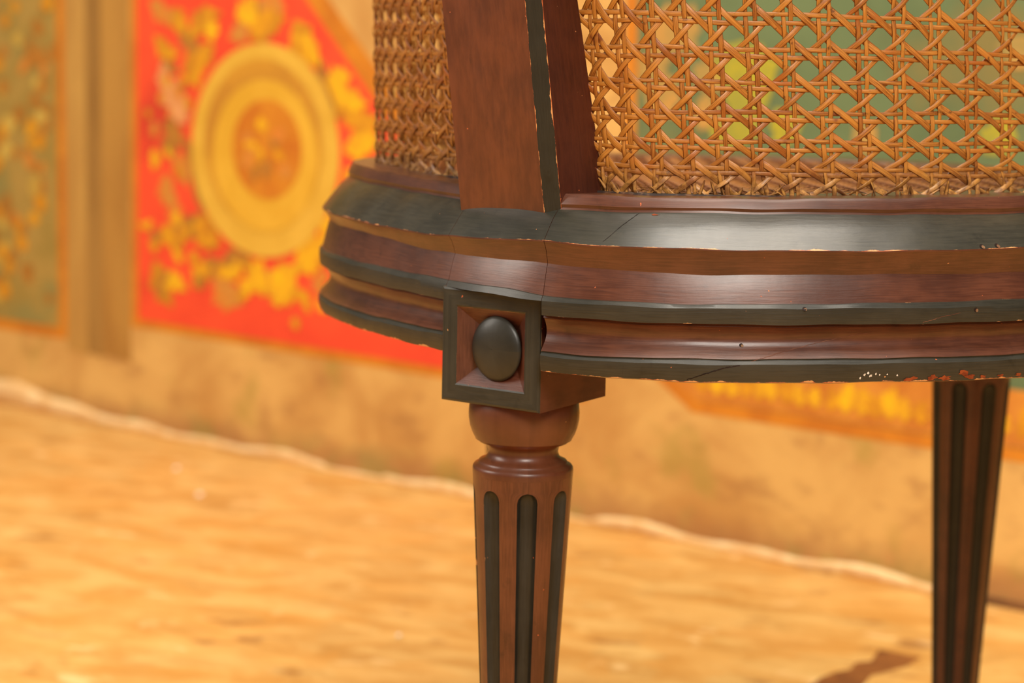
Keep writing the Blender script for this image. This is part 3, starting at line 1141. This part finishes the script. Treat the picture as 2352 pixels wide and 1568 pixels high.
def cane_panel(label, th_of_u, rows_h, u0, u1, wtop, seed):
    ri = np.arange(len(rows_h))

    def S(u, w):
        t = th_of_u(u)
        h = np.interp(w, ri - 1.0, rows_h)
        return csurf(t, h)
    wv = Weave(S, u0, u1, -1.0 + .001, wtop)
    strands = wv.all()
    root = None
    for n_, (u, w, off, wd, nm) in enumerate(strands):
        V, F, UV, AUX = wv.strand(u, w, off, wd, seed * 1000 + n_)
        if root is None:
            # the panel's carrier is a thin lacing strip let into the rail groove
            tt = th_of_u(np.linspace(u0, u1, 60))
            pv, pu = [], []
            for q in tt:
                x, y = plan(q, coff(q))
                nx, ny = math.cos(math.radians(q)), math.sin(math.radians(q))
                for a, b in ((-.28, -.05), (-.24, .1), (.24, .1), (.28, -.05)):
                    pv.append((float(x) + nx * a, float(y) + ny * a, HB + b))
                    pu.append((float(q) * .35, .5))
            root = mesh('cane_panel', pv, quads(60, 4), M_groove, chair, uv=pu)
            root['label'] = label
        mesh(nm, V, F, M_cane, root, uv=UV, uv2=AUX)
    return root


gt = NT('dark_grimy_cane_groove')
go = gt.coords('Object')
M_groove = gt.end(gt.mix(gt.step(gt.noise(go, 160, 5, 0.65), 0.45, 0.66), s2l(44, 28, 20), s2l(122, 84, 56)), 0.6)

# heights of the cross pairs above the rail; first entry is the rail itself (w = -1)
ROWS_R = [0.0, 1.27, 2.62, 4.12, 5.65, 7.25, 8.95, 10.7, 12.45, 14.2, 15.95, 17.7, 19.45, 21.2, 22.95]
ROWS_L = [h * .93 for h in ROWS_R] + [22.95]
# azimuths of the upright pairs (right panel from the rear stile, left panel towards the hidden side)
UP_R = [241.67, 245.37, 249.09, 253.0, 257.15, 261.51, 266.22, 271.31, 276.65, 282.15, 287.84, 293.91, 299.99, 306.47, 313.24, 320.2, 327.2, 334.2]
UP_L = [225.6, 220.2, 214.42, 208.57, 202.14, 196.41, 191.2, 186.0, 181.6, 177.2, 172.8, 168.4, 164.0, 159.6, 155.2, 150.8, 146.4, 142.0, 137.6, 133.2, 128.8]


def th_r(u):
    return np.interp(u, np.arange(len(UP_R)), UP_R)


def th_l(u):
    return np.interp(u, np.arange(len(UP_L)), UP_L)


cane_panel('amber cane panel to the right of the raked stile', th_r, ROWS_R, 0.3, len(UP_R) - 1.2, 12.7, 3)
cane_panel('amber cane panel curving away to the left of the stile', th_l, ROWS_L, 0.2, len(UP_L) - 1.3, 12.9, 7)

# frayed stubs of broken cane along the foot of the right panel
r_ = np.random.default_rng(21)
parent_cane = [o for o in chair.children if o.name.startswith('cane_panel')][0]
for i in range(26):
    t = r_.uniform(248.5, 312)
    h0, ln = r_.uniform(-.05, .1), r_.uniform(.35, .95)
    th = r_.uniform(0.35, 2.8)
    dt = math.degrees(math.cos(th) * ln / 20)
    q = np.linspace(0, 1, 6)
    h = h0 + q * ln * math.sin(th)
    C = csurf(t + dt * q, h)
    rad = np.stack([np.cos(np.radians(t + dt * q)), np.sin(np.radians(t + dt * q)), 0 * q], 1)
    C = C + rad * (0.1 + .22 * r_.random() * q ** 2)[:, None]
    T = np.gradient(C, axis=0)
    T /= np.linalg.norm(T, axis=1, keepdims=True)
    B = np.cross(rad, T)
    tw = r_.normal(0, .8)
    B = B * math.cos(tw) + rad * math.sin(tw)
    wd = r_.uniform(.12, .26) * (1 - .6 * q ** 2)
    N_ = np.cross(T, B)
    V = np.stack([C - B * wd[:, None] / 2, C + N_ * .03, C + B * wd[:, None] / 2, C - N_ * .02], 1)
    UV = np.stack([np.repeat((q * ln)[:, None], 4, 1), np.repeat(np.array([0, .5, 1, .5])[None], 6, 0)], -1)
    AX = np.stack([np.repeat((h * .8)[:, None], 4, 1), np.full((6, 4), r_.random())], -1)
    mesh('cane_stub', V.reshape(-1, 3), quads(6, 4, True), M_cane, parent_cane, uv=UV.reshape(-1, 2), uv2=AX.reshape(-1, 2))

# --- caned seat, too fine to pick apart from this low angle
PITCH_S = 1.6


def seatS(u, w):
    x = 14.5 + u * PITCH_S
    y = 123.0 + w * PITCH_S
    return np.stack([x, y, np.full_like(x, -6.62) - 0.30 * np.exp(-((x - 14.5) ** 2 + (y - 123) ** 2) / 150)], -1)


class SeatWeave(Weave):
    def normal(self, u, w):
        return np.tile(np.array([[0., 0., 1.]]), (len(u), 1))


sw = SeatWeave(seatS, -15.2, 15.2, -15.2, 15.2)
SV, SF, SU, SA = [], [], [], []
for n_, (u, w, off, wd, nm) in enumerate(sw.all(5)):
    P = seatS(u, w)
    tt = np.degrees(np.arctan2(P[:, 1] - CY, P[:, 0] - CX)) % 360
    ok = np.hypot(P[:, 0] - CX, P[:, 1] - CY) < rplan(tt) - 4.9
    if ok.sum() < 4:
        continue
    V, F, UV, AUX = sw.strand(u[ok], w[ok], off[ok], wd * 1.15, 9000 + n_, fray=False)
    AUX[:, 0] = 9
    b = len(SV)
    SV += list(V)
    SU += list(UV)
    SA += list(AUX)
    SF += [tuple(b + i for i in f) for f in F]
seat = mesh('seat_cane', SV, SF, M_seat, chair, uv=SU, uv2=SA)
tag(seat, 'orange brown woven cane seat seen edge on', kind='stuff')

# --- curved crest rail that closes the back above the picture
t = np.linspace(120, 328, 105)
V, U = [], []
for off, z in ((-1.2, 14.6), (-1.0, 15.6), (-1.4, 17.6), (-3.0, 18.4), (-5.0, 17.8), (-5.3, 15.4), (-4.6, 14.6)):
    x, y = plan(t, off)
    vx, vy = vlean(t)
    for j in range(len(t)):
        V.append((x[j] + vx[j] * 21, y[j] + vy[j] * 21, z))
        U.append((math.radians(t[j]) * 22, .5))
F = [(a * 105 + j, ((a + 1) % 7) * 105 + j, ((a + 1) % 7) * 105 + j + 1, a * 105 + j + 1) for a in range(7) for j in range(104)]
F += [tuple(a * 105 for a in range(7)), tuple(a * 105 + 104 for a in range(7))[::-1]]
mesh('crest_rail', V, F, M_rail, chair, uv=U)
ORIGIN = np.zeros(3)
